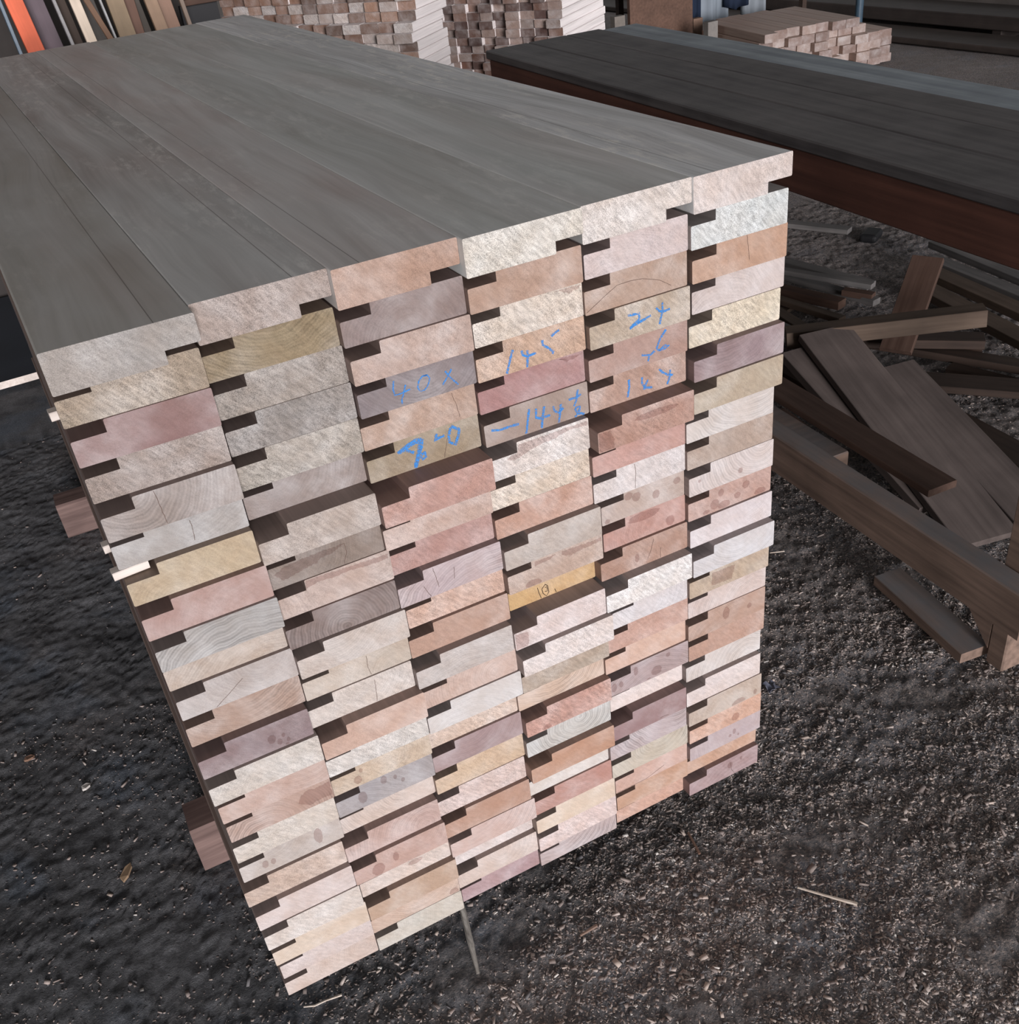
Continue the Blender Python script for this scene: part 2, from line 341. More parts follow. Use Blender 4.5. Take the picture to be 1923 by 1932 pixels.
WRITING = [
  ('40x', (2,3), [[(44.5,33.7),(42.3,24.1),(43.1,16.6),(50.6,16.4),(62.3,18.2)],[(57.5,25.2),(53.6,14.9),(50.4,9.2),(50.0,3.7)],[(84.7,28.7),(78.7,28.9),(73.6,23.9),(71.3,16.9),(73.7,11.7),(79.2,11.6),(84.5,17.1),(87.3,24.0),(84.7,28.7),(80.4,29.3)],[(115.0,26.9),(110.6,21.1),(101.8,11.0)],[(107.0,26.7),(111.2,18.1),(120.6,5.6)]]),
  ('7u0', (2,5), [[(38.5,27.6),(50.7,33.4),(61.5,37.3),(71.4,35.6)],[(40.7,27.4),(52.5,30.9),(62.1,34.1),(69.8,32.6)],[(71.4,35.6),(68.5,24.7),(62.6,13.5),(56.8,-0.9)],[(68.0,32.0),(64.5,21.3),(60.4,10.6),(56.9,3.4)],[(68.5,28.3),(64.6,15.2),(60.4,7.0),(57.7,-0.0)],[(49.7,27.8),(58.8,21.5)],[(67.0,15.5),(71.8,17.4),(72.5,11.1),(68.2,9.0),(66.0,13.4)],[(90.3,36.1),(86.2,28.0),(91.1,29.9),(99.3,30.6)],[(108.4,37.6),(104.6,27.6),(104.6,19.7),(111.9,14.1),(116.9,24.4),(119.2,32.1),(112.9,36.7),(109.3,39.7)]]),
  ('145', (3,3), [[(48.0,28.5),(42.4,15.6),(37.1,0.2)],[(59.1,24.1),(60.2,18.1),(65.2,14.9),(77.7,15.6)],[(66.6,22.4),(65.9,10.7),(64.1,-0.2)],[(87.3,29.1),(87.3,22.9),(95.6,15.9),(100.4,9.9),(99.1,8.0)],[(110.6,35.2),(104.4,33.1),(99.4,30.6)]]),
  ('144', (3,5), [[(9.3,21.3),(20.3,18.1),(33.6,18.4),(46.3,17.7)],[(62.0,33.1),(58.4,17.2),(54.9,1.2)],[(71.5,30.5),(70.2,18.1),(76.1,15.5),(89.8,15.2)],[(82.5,29.9),(79.2,15.1),(76.4,-0.1)],[(95.1,25.7),(96.3,18.5),(102.3,14.7),(108.9,19.2)],[(105.7,25.2),(103.3,11.9),(100.9,-1.0)],[(117.2,27.5),(127.3,27.3),(135.0,29.1)],[(130.6,37.2),(128.3,24.5),(123.9,16.1)],[(124.9,13.3),(132.5,13.2),(129.3,4.4),(123.9,1.2)],[(124.9,12.7),(128.1,4.8),(137.8,-2.3)]]),
  ('24', (4,3), [[(54.3,30.5),(63.1,29.2),(70.0,28.4),(70.4,21.4),(56.0,12.9)],[(56.0,12.9),(70.2,16.8),(87.0,21.3)],[(56.7,13.8),(67.6,17.0),(77.9,19.2)],[(94.9,28.8),(99.3,23.5),(107.6,21.2),(114.8,22.1)],[(98.0,23.9),(103.7,20.6),(110.2,21.6)],[(104.1,33.6),(103.8,22.3),(100.9,12.7),(99.4,6.1)]]),
  ('6', (4,4), [[(112.9,38.4),(103.4,28.1),(98.5,17.6),(101.6,13.0),(110.9,13.2),(117.0,15.6),(111.0,17.4),(102.3,13.4)],[(76.0,14.7),(87.0,11.4),(85.4,3.4)],[(95.7,14.8),(88.4,11.0)]]),
  ('144b', (4,5), [[(58.2,28.5),(58.4,18.5),(55.1,4.6)],[(77.9,25.9),(77.6,17.3),(82.7,9.5),(92.7,6.9)],[(87.0,19.3),(82.8,14.4),(79.9,7.8)],[(104.1,29.5),(108.7,23.1),(116.7,17.5),(124.8,14.3)],[(120.9,23.0),(119.3,12.9),(115.7,3.9)]]),
  ('10', (3,11), [[(44.7,20.9),(46.4,10.2),(48.9,-0.1)],[(56.5,21.0),(51.1,15.8),(52.4,7.5),(57.3,0.7),(61.4,6.6),(60.3,17.8),(56.6,21.8)],[(56.0,15.9),(58.9,16.9),(59.5,8.9),(55.4,10.0)],[(70.6,7.8),(72.7,-0.1)]])]
# ---------------------------------------------------------------- ground and shed
def vnoise(x, y, seed):
    xi, yi = np.floor(x).astype(np.int64), np.floor(y).astype(np.int64)
    xf, yf = x - xi, y - yi
    def h(a, b):
        n = (a * 374761393 + b * 668265263 + seed * 974711) & 0x7fffffff
        n = ((n ^ (n >> 13)) * 1274126177) & 0x7fffffff
        return ((n ^ (n >> 16)) & 0xffff) / 65535.0
    u, v = xf * xf * (3 - 2 * xf), yf * yf * (3 - 2 * yf)
    return (h(xi, yi) * (1 - u) + h(xi + 1, yi) * u) * (1 - v) + (h(xi, yi + 1) * (1 - u) + h(xi + 1, yi + 1) * u) * v

GZ = -0.10
def ground_z(x, y):
    x = np.asarray(x, float); y = np.asarray(y, float)
    z = (vnoise(x * 2.3, y * 2.3, 1) - 0.5) * 0.016
    z += (vnoise(x * 9, y * 9, 2) - 0.5) * 0.006
    near = (x > -1.2) & (x < 3.4) & (y < 2.5)
    z += np.where(near, (vnoise(x * 24 + y * 4, y * 34, 3) - 0.5) * np.where(x < 0.1, 0.0022, 0.006)
                  + (vnoise(x * 75, y * 62 - x * 20, 4) - 0.5) * np.where(x < 0.1, 0.0034, 0.006)
                  + (vnoise(x * 150, y * 140, 5) - 0.5) * 0.0045, 0.0)
    return GZ - 0.012 + z

def axis(a, b, c, d, fine, coarse):
    L = list(np.arange(a, b, coarse)) + list(np.arange(b, c, fine)) + list(np.arange(c, d + coarse, coarse))
    return np.array(sorted(set(np.round(L, 5))))

def make_floor():
    xs = axis(-6, -0.9, 3.4, 12.0, 0.007, 0.12)
    ys = axis(-4, -0.6, 2.5, 14.0, 0.007, 0.12)
    X, Y = np.meshgrid(xs, ys)
    Z = ground_z(X, Y)
    nx, ny = len(xs), len(ys)
    v = np.stack([X, Y, Z], -1).reshape(-1, 3)
    i = (np.arange(ny - 1)[:, None] * nx + np.arange(nx - 1)[None]).reshape(-1)
    f = np.stack([i, i + 1, i + 1 + nx, i + nx], 1)
    me = bpy.data.meshes.new('floor')
    me.vertices.add(len(v)); me.vertices.foreach_set('co', v.ravel())
    me.loops.add(f.size); me.loops.foreach_set('vertex_index', f.ravel())
    me.polygons.add(len(f)); me.polygons.foreach_set('loop_start', np.arange(0, f.size, 4))
    me.polygons.foreach_set('loop_total', np.full(len(f), 4))
    me.polygons.foreach_set('use_smooth', np.ones(len(f), bool))
    me.update(calc_edges=True)
    me.materials.append(M_GROUND)
    o = bpy.data.objects.new('floor', me)
    COL.objects.link(o)
    return tag(o, kind='structure', label='dark trodden earth floor strewn with sawdust')

def ground_mat():
    s = NT('trodden_earth', 0.85, 0.25)
    P = s.coord()
    x, y, z = s.xyz(P)
    big = s.noise(P, 2.2, 3)
    mid = s.noise(P, 14, 4, 0.6)
    fine = s.noise(s.map(P, scale=(0.8, 1.0, 1)), 190, 6, 0.78)
    grit = s.noise(P, 420, 2, 0.7)
    dark = s.mix(s.range(mid, 0.35, 0.65, 0, 1), rgba((88, 89, 92)), rgba((121, 122, 125)))
    blue = s.mix(s.math('MULTIPLY', s.range(s.noise(P, 5, 3), 0.52, 0.66, 0, 1), 0.55), dark, rgba((106, 118, 132)))
    brown = s.mix(s.range(fine, 0.35, 0.65, 0, 1), rgba((104, 95, 91)), rgba((184, 168, 159)))
    # saw-dust lies to the right of the stack, the left is bare black earth
    sd = s.range(s.math('ADD', x, s.math('MULTIPLY', s.math('SUBTRACT', s.noise(P, 4, 4, 0.65), 0.5), 2.4)), -0.1, 1.0, 0.06, 0.8)
    c = s.mix(s.math('MULTIPLY', sd, s.range(fine, 0.40, 0.60, 0.2, 1.0)), blue, brown)
    c = s.scale(c, s.range(fine, 0.3, 0.7, 0.6, 1.4))
    c = s.mix(s.range(grit, 0.66, 0.72, 0, 0.6), c, rgba((172, 160, 148)))
    s.col(c)
    s.bump(s.math('ADD', fine, s.math('MULTIPLY', grit, 0.6)), 0.8, 0.008)
    return s.m
M_GROUND = ground_mat()
make_floor()
M_TIN = plain('weathered_sheet', (92, 88, 84), 0.7, 0.3, 0.2, 2)
tag(boxes('unseen_ceiling', [(-6, 13, -2.6, 9.5, 3.7, 3.76)], M_TIN), kind='structure')  # added out of view, front edge run forward to cut overhead sky light
tag(boxes('unseen_wall_back', [(-6, 13, 13.6, 13.8, -0.2, 1.5)], M_TIN), kind='structure')  # out of view, kept low so sky behind gives the tops sheen
tag(boxes('wall_left', [(-5.8, -5.6, 0.2, 13.6, -0.2, 3.7)], M_TIN), kind='structure')
tag(boxes('unseen_wall_right', [(12.6, 12.8, 0.2, 13.6, -0.2, 1.5)], M_TIN), kind='structure')  # out of view, lowered with the back wall to let sky light in
# partition behind the leaning planks
tag(boxes('wall_partition', [(-5.6, 1.22, 4.05, 4.12, -0.2, 3.7)], plain('dark_boarding', (58, 54, 52), 0.8, 0.2, 0.2, 4)), kind='structure')

def debris():
    n = 230000
    rng = np.random.default_rng(3)
    x = rng.uniform(-0.8, 2.9, n * 5); y = rng.uniform(-0.55, 2.5, n * 5)
    # thick on the right, thin on the left and under the stack
    dens = np.clip((x + 0.12) * 1.3, 0.06, 1.0) * np.clip(vnoise(x * 7, y * 7, 11) * 2.0 - .55 + vnoise(x * 22, y * 22, 12) * .7, 0.05, 1)
    dens = np.where((x > 0.03) & (x < 0.85) & (y > 0.15), 0.03, dens) * np.where(y > 1.0, 0.10, 1.0) * np.where(x > 2.0, .3, 1.0) * np.where((x > 1.0) & (y > .25), .35, 1.0)
    dens = np.where((x > -0.08) & (x < 1.05) & ((abs(y - .44) < .07) | (abs(y - 1.80) < .08)), 0.0, dens)
    k = rng.random(n * 5) < dens
    x, y = x[k][:n], y[k][:n]
    n = len(x)
    l = rng.gamma(1.8, 0.00135, n) + 0.0013
    bigm = rng.random(n) < 0.004
    l = np.where(bigm, rng.uniform(0.009, 0.018, n), l)
    wd = l * rng.uniform(0.2, 0.8, n) * np.where(bigm, .5, 1); h = l * rng.uniform(0.06, 0.20, n)
    a = rng.uniform(0, math.tau, n); tl = rng.uniform(-.45, .45, n); tw = rng.uniform(-.4, .4, n)
    ex = np.stack([np.cos(a), np.sin(a), tl], 1); ey = np.stack([-np.sin(a), np.cos(a), tw], 1)
    ez = np.stack([-tl * np.cos(a) + tw * np.sin(a), -tl * np.sin(a) - tw * np.cos(a), np.ones(n)], 1)
    c0 = np.stack([x, y, ground_z(x, y) + h * .4 + abs(tl) * l * .2], 1)
    S = np.array([(-1, -1, -1), (1, -.7, -1), (.8, 1, -1), (-1, .7, -1), (-1, -1, 1), (1, -.7, 1), (.8, 1, 1), (-1, .7, 1)]) / 2
    V = c0[:, None] + ex[:, None] * (S[None, :, :1] * l[:, None, None]) + ey[:, None] * (S[None, :, 1:2] * wd[:, None, None]) + ez[:, None] * (S[None, :, 2:] * h[:, None, None])
    F = (np.arange(n) * 8)[:, None, None] + np.array(BOXF)[None]
    pal = np.array([lin(c) for c in [(190, 177, 169), (166, 152, 145), (142, 130, 125), (228, 221, 214), (118, 115, 116), (194, 178, 167), (98, 94, 94)]])
    pw = [.15, .24, .25, .035, .18, .085, .06]
    cc = pal[rng.choice(7, n, p=pw)] * rng.uniform(.75, 1.1, (n, 1))
    cc = np.concatenate([cc, np.ones((n, 1))], 1)
    me = bpy.data.meshes.new('wood_chips')
    me.vertices.add(n * 8); me.vertices.foreach_set('co', V.ravel())
    me.loops.add(n * 24); me.loops.foreach_set('vertex_index', F.ravel().astype(np.int32))
    me.polygons.add(n * 6); me.polygons.foreach_set('loop_start', np.arange(0, n * 24, 4)); me.polygons.foreach_set('loop_total', np.full(n * 6, 4))
    me.update(calc_edges=True)
    s = NT('chip_wood', 0.8, 0.2)
    s.col(s.n('ShaderNodeAttribute', attribute_name='chip').outputs['Color'])
    me.materials.append(s.m)
    at = me.attributes.new('chip', 'FLOAT_COLOR', 'FACE')
    at.data.foreach_set('color', np.repeat(cc, 6, 0).astype(np.float32).ravel())
    o = bpy.data.objects.new('wood_chips', me); COL.objects.link(o)
    tag(o, 'sawdust crumbs and small wood chips scattered over the dark earth floor', 'sawdust', kind='stuff')
debris()
T = 0.044207
H = 24 * T
SHEAR = -0.03
RW, RD = 0.036, 0.0145          # rebate width and depth
# colour of every sawn end as the daylight shows it, the upper-left ones darkened for soft shade, column by column from the left, top to bottom:
# (r, g, b, word key, ring, fuzz)
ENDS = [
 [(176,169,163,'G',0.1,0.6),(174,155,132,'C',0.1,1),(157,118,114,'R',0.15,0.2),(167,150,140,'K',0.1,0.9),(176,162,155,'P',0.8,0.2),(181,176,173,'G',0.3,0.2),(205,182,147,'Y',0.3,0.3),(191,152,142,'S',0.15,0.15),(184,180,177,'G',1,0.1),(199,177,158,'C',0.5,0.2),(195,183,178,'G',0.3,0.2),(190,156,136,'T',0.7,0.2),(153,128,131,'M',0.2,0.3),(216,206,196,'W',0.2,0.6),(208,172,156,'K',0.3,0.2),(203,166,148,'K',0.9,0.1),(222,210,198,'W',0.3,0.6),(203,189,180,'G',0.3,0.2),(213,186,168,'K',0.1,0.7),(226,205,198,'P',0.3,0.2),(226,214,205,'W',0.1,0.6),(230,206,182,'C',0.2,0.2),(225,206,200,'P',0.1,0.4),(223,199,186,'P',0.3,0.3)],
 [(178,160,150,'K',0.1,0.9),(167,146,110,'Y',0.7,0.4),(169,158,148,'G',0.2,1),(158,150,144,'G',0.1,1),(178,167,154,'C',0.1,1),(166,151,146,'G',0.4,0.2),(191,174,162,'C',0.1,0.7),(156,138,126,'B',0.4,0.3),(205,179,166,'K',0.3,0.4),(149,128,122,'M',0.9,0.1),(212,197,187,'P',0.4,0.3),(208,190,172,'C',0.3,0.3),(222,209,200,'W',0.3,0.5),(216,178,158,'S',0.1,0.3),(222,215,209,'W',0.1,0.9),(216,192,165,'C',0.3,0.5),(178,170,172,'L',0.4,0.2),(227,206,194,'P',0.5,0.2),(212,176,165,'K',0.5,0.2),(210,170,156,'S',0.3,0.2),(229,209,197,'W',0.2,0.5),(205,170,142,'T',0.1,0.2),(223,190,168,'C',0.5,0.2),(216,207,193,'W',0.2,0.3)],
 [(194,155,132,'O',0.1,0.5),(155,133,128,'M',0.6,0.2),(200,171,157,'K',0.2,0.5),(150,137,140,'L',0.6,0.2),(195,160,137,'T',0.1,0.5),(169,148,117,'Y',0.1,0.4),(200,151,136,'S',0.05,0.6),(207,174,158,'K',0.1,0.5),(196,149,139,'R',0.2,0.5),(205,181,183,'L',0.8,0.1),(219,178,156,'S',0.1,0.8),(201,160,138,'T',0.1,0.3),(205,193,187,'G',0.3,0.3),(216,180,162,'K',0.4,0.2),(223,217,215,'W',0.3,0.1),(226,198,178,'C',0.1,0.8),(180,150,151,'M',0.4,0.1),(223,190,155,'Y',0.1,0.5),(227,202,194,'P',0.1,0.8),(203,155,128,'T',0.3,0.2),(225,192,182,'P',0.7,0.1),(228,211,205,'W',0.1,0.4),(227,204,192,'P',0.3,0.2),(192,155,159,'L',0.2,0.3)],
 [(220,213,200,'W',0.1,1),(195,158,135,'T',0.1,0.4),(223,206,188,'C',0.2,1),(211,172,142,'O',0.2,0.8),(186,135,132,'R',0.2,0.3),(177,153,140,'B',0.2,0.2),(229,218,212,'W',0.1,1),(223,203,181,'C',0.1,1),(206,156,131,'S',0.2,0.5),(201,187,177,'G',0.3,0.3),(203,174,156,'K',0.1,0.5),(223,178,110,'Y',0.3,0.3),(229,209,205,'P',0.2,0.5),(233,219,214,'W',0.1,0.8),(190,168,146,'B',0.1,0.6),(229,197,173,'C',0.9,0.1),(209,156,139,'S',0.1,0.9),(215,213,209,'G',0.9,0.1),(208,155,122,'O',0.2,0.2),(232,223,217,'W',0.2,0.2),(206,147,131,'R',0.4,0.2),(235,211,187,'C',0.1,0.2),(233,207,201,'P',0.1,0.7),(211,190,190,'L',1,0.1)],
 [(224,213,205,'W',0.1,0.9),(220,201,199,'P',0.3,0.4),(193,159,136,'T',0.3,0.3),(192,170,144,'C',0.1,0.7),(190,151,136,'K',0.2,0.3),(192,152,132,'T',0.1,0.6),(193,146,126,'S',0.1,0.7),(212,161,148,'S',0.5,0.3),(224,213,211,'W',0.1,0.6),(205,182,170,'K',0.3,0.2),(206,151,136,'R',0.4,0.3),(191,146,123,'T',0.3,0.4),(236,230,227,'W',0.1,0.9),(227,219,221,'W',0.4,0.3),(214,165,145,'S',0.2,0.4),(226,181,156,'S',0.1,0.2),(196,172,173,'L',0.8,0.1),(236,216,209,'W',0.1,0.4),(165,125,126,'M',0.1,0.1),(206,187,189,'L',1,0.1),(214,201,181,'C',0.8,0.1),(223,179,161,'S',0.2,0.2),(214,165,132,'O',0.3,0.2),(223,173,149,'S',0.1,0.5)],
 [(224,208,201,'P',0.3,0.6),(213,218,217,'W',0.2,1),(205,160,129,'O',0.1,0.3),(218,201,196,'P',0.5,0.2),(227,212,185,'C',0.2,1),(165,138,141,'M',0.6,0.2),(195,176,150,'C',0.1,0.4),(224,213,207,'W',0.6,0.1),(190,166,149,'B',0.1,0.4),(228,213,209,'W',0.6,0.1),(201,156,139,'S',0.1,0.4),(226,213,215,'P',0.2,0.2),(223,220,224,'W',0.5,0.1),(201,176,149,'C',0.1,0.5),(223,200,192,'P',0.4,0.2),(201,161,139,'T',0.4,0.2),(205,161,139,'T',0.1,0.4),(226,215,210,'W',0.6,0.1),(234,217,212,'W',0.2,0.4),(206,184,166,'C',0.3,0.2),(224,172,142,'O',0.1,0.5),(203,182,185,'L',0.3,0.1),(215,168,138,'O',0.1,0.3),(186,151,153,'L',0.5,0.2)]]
WORD = dict(W='off-white', P='pale pink', K='pinkish tan', S='salmon pink', T='warm tan', C='cream', Y='yellowish', R='dusky red',
            L='lilac grey', M='dark mauve brown', G='light grey', O='orange tan', B='dull brown')
FEAT = {(0,0):'with dark specks', (0,1):'with coarse saw fuzz', (0,8):'with bold curved rings', (0,10):'with a dark crack', (0,12):'with dark spots',
        (0,4):'with a long crack', (0,15):'with close curved rings', (0,17):'with a ruddy oval spot', (1,1):'with an orange streak', (1,7):'with a damp stain', (1,8):'with a damp upper edge',
        (1,9):'with arched rings', (1,11):'with a crooked crack', (1,15):'with round damp spots', (1,16):'with round damp spots', (1,20):'with a dark sliver', (1,19):'with round damp spots',
        (2,3):'marked 40 in blue', (2,5):'marked with a bold blue 7', (2,9):'with grey cracks', (2,19):'pushed slightly forward', (2,6):'jutting forward',
        (3,3):'marked 145 in blue', (3,5):'marked 144 in blue', (3,6):'with a damp upper edge', (3,10):'with damp patches', (3,11):'marked 10 in pen',
        (3,17):'with sweeping grey rings', (3,23):'with dark curved rings', (3,18):'jutting forward', (3,15):'with slanting rings', (4,2):'with an arched crack', (4,3):'marked 24 in blue', (4,4):'marked 6 in blue', (4,5):'marked 144 in blue',
        (4,6):'jutting forward', (4,8):'with a thin crack', (4,9):'with damp spots', (4,10):'with a dark red patch', (4,11):'with dark knots', (4,16):'with round damp spots',
        (4,19):'with curved rings', (4,21):'with a dark crack', (5,2):'with a knot arc', (5,10):'with brown spots', (5,15):'with a damp drop', (5,13):'with a tan patch', (5,19):'with a red spot',
        (5,5):'jutting forward', (5,23):'jutting forward'}
ORD = ['top','second','third','fourth','fifth','sixth','seventh','eighth','ninth','tenth','eleventh','twelfth']
COLW = ['leftmost column', 'second column from left', 'third column from left', 'third column from right', 'second column from right', 'rightmost column']

def board_label(c, k):
    if k == 0: pos = 'topmost'
    elif k == 23: pos = 'lowest'
    elif k < 12: pos = ORD[k] + ' down'
    else: pos = ORD[23 - k] + ' from bottom'
    f = FEAT.get((c, k), '')
    w_ = WORD[ENDS[c][k][3]]
    for head in (f'{w_} board end {f}', f'{w_} board {f}', f'{w_.split()[-1]} board {f}'):
        s = f"{head}, {pos} in stack's {COLW[c]}".replace(' ,', ',')
        if len(s.split()) <= 16: break
    return s

def rounded(pts, r=0.0016):
    """ease the outer corners of a profile"""
    out = []
    n = len(pts)
    for i in range(n):
        p, a, b = Vector(pts[i]), Vector(pts[i - 1]), Vector(pts[(i + 1) % n])
        d1, d2 = (a - p).normalized(), (b - p).normalized()
        cross = (p.x - a.x) * (b.y - p.y) - (p.y - a.y) * (b.x - p.x)
        if cross < 0:
            out.append(tuple(p)); continue
        out += [tuple(p + d1 * r), tuple(p + (d1 + d2) * r * 0.29), tuple(p + d2 * r)]
    return out

def ribbon(pts, wd, y):
    """flat stroke on the board's end, slightly rough width"""
    P = [Vector(p) for p in pts]
    Q = []
    for a, b in zip(P, P[1:]):
        m = max(1, int((b - a).length / 0.004))
        Q += [a.lerp(b, i / m) for i in range(m)]
    Q.append(P[-1])
    v, f = [], []
    for i, p in enumerate(Q):
        d = (Q[min(i + 1, len(Q) - 1)] - Q[max(i - 1, 0)])
        d = d.normalized() if d.length > 0 else Vector((1, 0))
        nrm = Vector((-d.y, d.x)) * wd * 0.5 * random.uniform(0.8, 1.2)
        for q in (p + nrm, p - nrm): v.append((q.x, y + SHEAR * q.x, q.y))
    f = [(2 * i, 2 * i + 1, 2 * i + 3, 2 * i + 2) for i in range(len(Q) - 1)]
    return v, f

def inside(c, k, p):
    w = W[c][k] / 1000
    x = min(max(p[0], 0.0012), w - 0.0012)
    top, bot = T - 0.0012, 0.0012
    if k and x < RW: top = T - RD - 0.0012
    return (x, min(max(p[1], bot), top))

def ragged(poly, jag=0.0009, step=0.002):
    out = []
    for i in range(len(poly)):
        a, b = Vector(poly[i]), Vector(poly[(i + 1) % len(poly)])
        m = max(1, int((b - a).length / step))
        for j in range(m):
            p = a.lerp(b, j / m)
            out.append((p.x + random.uniform(-jag, jag), p.y + random.uniform(-jag, jag)))
    return out

def make_board(c, k):
    wd = W[c][k] / 1000
    if k == 0 and c < 5: wd = (X0[c + 1][0] - X0[c][0]) / 1000 - 0.0004
    if k == 0:
        prof = [(0, 0), (wd - RW, 0), (wd - RW, RD), (wd, RD), (wd, T - 0.0002), (0, T - 0.0002)]
    else:
        prof = [(0, 0), (wd, 0), (wd, T - 0.0002), (RW, T - 0.0002), (RW, T - RD), (0, T - RD)]
    prof = rounded(prof)
    n = len(prof)
    Lb = 2.262 + random.uniform(-0.012, 0.012) - Y0[c][k] / 1000
    v = [(x, SHEAR * x, z) for x, z in prof] + [(x, Lb, z) for x, z in prof]
    f = [tuple(range(n)), tuple(range(2 * n - 1, n - 1, -1))] + [(i, i + n, (i + 1) % n + n, (i + 1) % n) for i in range(n)]
    fm = [0, 0] + [1] * n
    def add(vv, ff, m):
        b = len(v)
        v.extend(vv); f.extend(tuple(i + b for i in q) for q in ff); fm.extend([m] * len(ff))
    for cc, kk, poly in WET:
        if (cc, kk) == (c, k):
            P = [inside(c, k, p) for p in ragged([(a / 1000, b / 1000) for a, b in poly])]
            add([(x, -0.00012 + SHEAR * x, z) for x, z in P], [tuple(range(len(P)))], 2)
    for cc, kk, x, z, rx, rz in SPOTS:
        if (cc, kk) == (c, k):
            P = [inside(c, k, (x / 1000 + rx / 1000 * math.cos(a) * random.uniform(.9, 1.08), z / 1000 + rz / 1000 * math.sin(a) * random.uniform(.9, 1.08)))
                 for a in [i * math.tau / 22 for i in range(22)]]
            # keep the winding facing the front
            add([(q[0], -0.00018 + SHEAR * q[0], q[1]) for q in P], [tuple(range(len(P)))], 2)
    for cc, kk, line in CRACKS:
        if (cc, kk) == (c, k):
            pts = [inside(c, k, (a / 1000 + random.uniform(-.0005, .0005), b / 1000)) for a, b in line]
            q = []
            for a_, b_ in zip(pts, pts[1:]):
                q += [(a_[0] + (b_[0] - a_[0]) * i_ / 5 + random.uniform(-.0004, .0004), a_[1] + (b_[1] - a_[1]) * i_ / 5) for i_ in range(5)]
            vv, ff = ribbon(q + [pts[-1]], 0.00055, -0.0002)
            add(vv, ff, 3)
    o = obj('rebated_board', v, f, [M_END, TOPS[c] if k == 0 else M_SIDE, M_WET, M_CRACK], None, fm)
    o.location = (X0[c][k] / 1000, Y0[c][k] / 1000, H - (k + 1) * T)
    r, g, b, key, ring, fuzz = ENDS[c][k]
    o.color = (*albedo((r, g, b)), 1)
    o['ring'] = ring
    o['fuzz'] = fuzz
    tag(o, board_label(c, k), 'board', 'rebated boards in the tall stack')
    return o

GAIN, SAT = 0.77, 0.75
def albedo(c):
    q = lin(c)
    m = 0.3 * q[0] + 0.5 * q[1] + 0.2 * q[2]
    return [min(0.9, max(0.01, (m + (x - m) * SAT) * GAIN)) for x in q]
BOARDS = {(c, k): make_board(c, k) for c in range(6) for k in range(24)}
WNAME = {'40x': ('crayon_writing', 'blue crayon writing 40 x'), '7u0': ('crayon_writing', 'bold blue crayon 7 and smaller figures'), '145': ('crayon_writing', 'blue crayon number 145'),
         '144': ('crayon_writing', 'blue crayon number 144 with a tally sign'), '24': ('crayon_writing', 'blue crayon number 24'), '6': ('crayon_writing', 'blue crayon times 6'),
         '144b': ('crayon_writing', 'blue crayon number 144'), '10': ('pen_writing', 'thin dark pen number 10')}
for nm, (c, k), strokes in WRITING:
    v, f = [], []
    for st in strokes:
        pts = [inside(c, k, (a / 1000, b / 1000)) for a, b in st]
        wd = 0.0010 if nm == '10' else (0.0019 if nm == '40x' else (0.0036 if nm == '7u0' else 0.0030))
        vv, ff = ribbon(pts, wd, -0.00035 - 0.00002 * len(v) / 10)
        b0 = len(v)
        v += vv; f += [tuple(i + b0 for i in q) for q in ff]
    o = obj(WNAME[nm][0], v, f, M_INK if nm == '10' else M_BLUE, BOARDS[(c, k)])
    o['label'] = WNAME[nm][1]
# ---------------------------------------------------------------- under and around the stack
M_BEARER = wood('weathered_bearer', (88, 70, 66), (128, 106, 100), 0.8, (50, 3, 50))
for i, (y, x0, lab) in enumerate([(0.44, -0.048, 'rough square wooden bearer end poking out under the stack, nearer one'),
                                  (1.80, -0.085, 'rough square wooden bearer end poking out under the stack, farther one')]):
    o = plank('wooden_bearer', (x0, y + 0.015, -0.0005), (1.02, y - 0.03, -0.0005), 0.082, 0.108, [M_BEARER, M_BEARER], c=0.006)
    tag(o, lab, 'bearer', 'bearers under the tall stack')
M_PALE = wood('pale_offcut', (196, 182, 172), (222, 212, 204), 0.7, (80, 4, 80))
for (x, y, k, lab) in [(-0.011, 0.034, 6, 'pale spacer stick end at the stack left edge, nearest the front'),
                       (-0.010, 0.096, 6, 'small spacer stick just behind the nearest one at the stack edge'),
                       (-0.011, 0.080, 2, 'white spacer stick end high on the stack left edge')]:
    o = plank('spacer_stick', (x, y, H - k * T - 0.003), (0.028, y + 0.002, H - k * T - 0.003), 0.014, 0.0100, [M_PALE, M_PALE], c=0.001)
    tag(o, lab, 'stick', 'spacer sticks in the tall stack')

def gz(x, y): return float(ground_z(x, y))
M_STRAW = wood('pale_splinter', (196, 178, 162), (228, 216, 202), 0.7, (200, 8, 200))
M_GREYSTICK = wood('grey_bark_stick', (110, 104, 98), (170, 164, 156), 0.8, (200, 10, 200))
def stick(name, pts, r0, r1, m, lab, cat, sides=6):
    P = [Vector(p) for p in pts]
    v, f = [], []
    for i, p in enumerate(P):
        d = (P[min(i + 1, len(P) - 1)] - P[max(i - 1, 0)]).normalized()
        a = d.cross(Vector((0, 0, 1)))
        if a.length < 0.05: a = d.cross(Vector((0, 1, 0)))
        a.normalize(); b = a.cross(d)
        r = r0 + (r1 - r0) * i / (len(P) - 1)
        for j in range(sides):
            t = j * math.tau / sides
            q = p + (a * math.cos(t) + b * math.sin(t) * 0.7) * r * random.uniform(.8, 1.15)
            v.append(q)
    for i in range(len(P) - 1):
        for j in range(sides):
            f.append((i * sides + j, i * sides + (j + 1) % sides, (i + 1) * sides + (j + 1) % sides, (i + 1) * sides + j))
    f.append(tuple(range(sides - 1, -1, -1))); f.append(tuple((len(P) - 1) * sides + j for j in range(sides)))
    return tag(obj(name, v, f, m), lab, cat)
def on_ground(pts, lift=0.003): return [(x, y, gz(x, y) + lift) for x, y in pts]
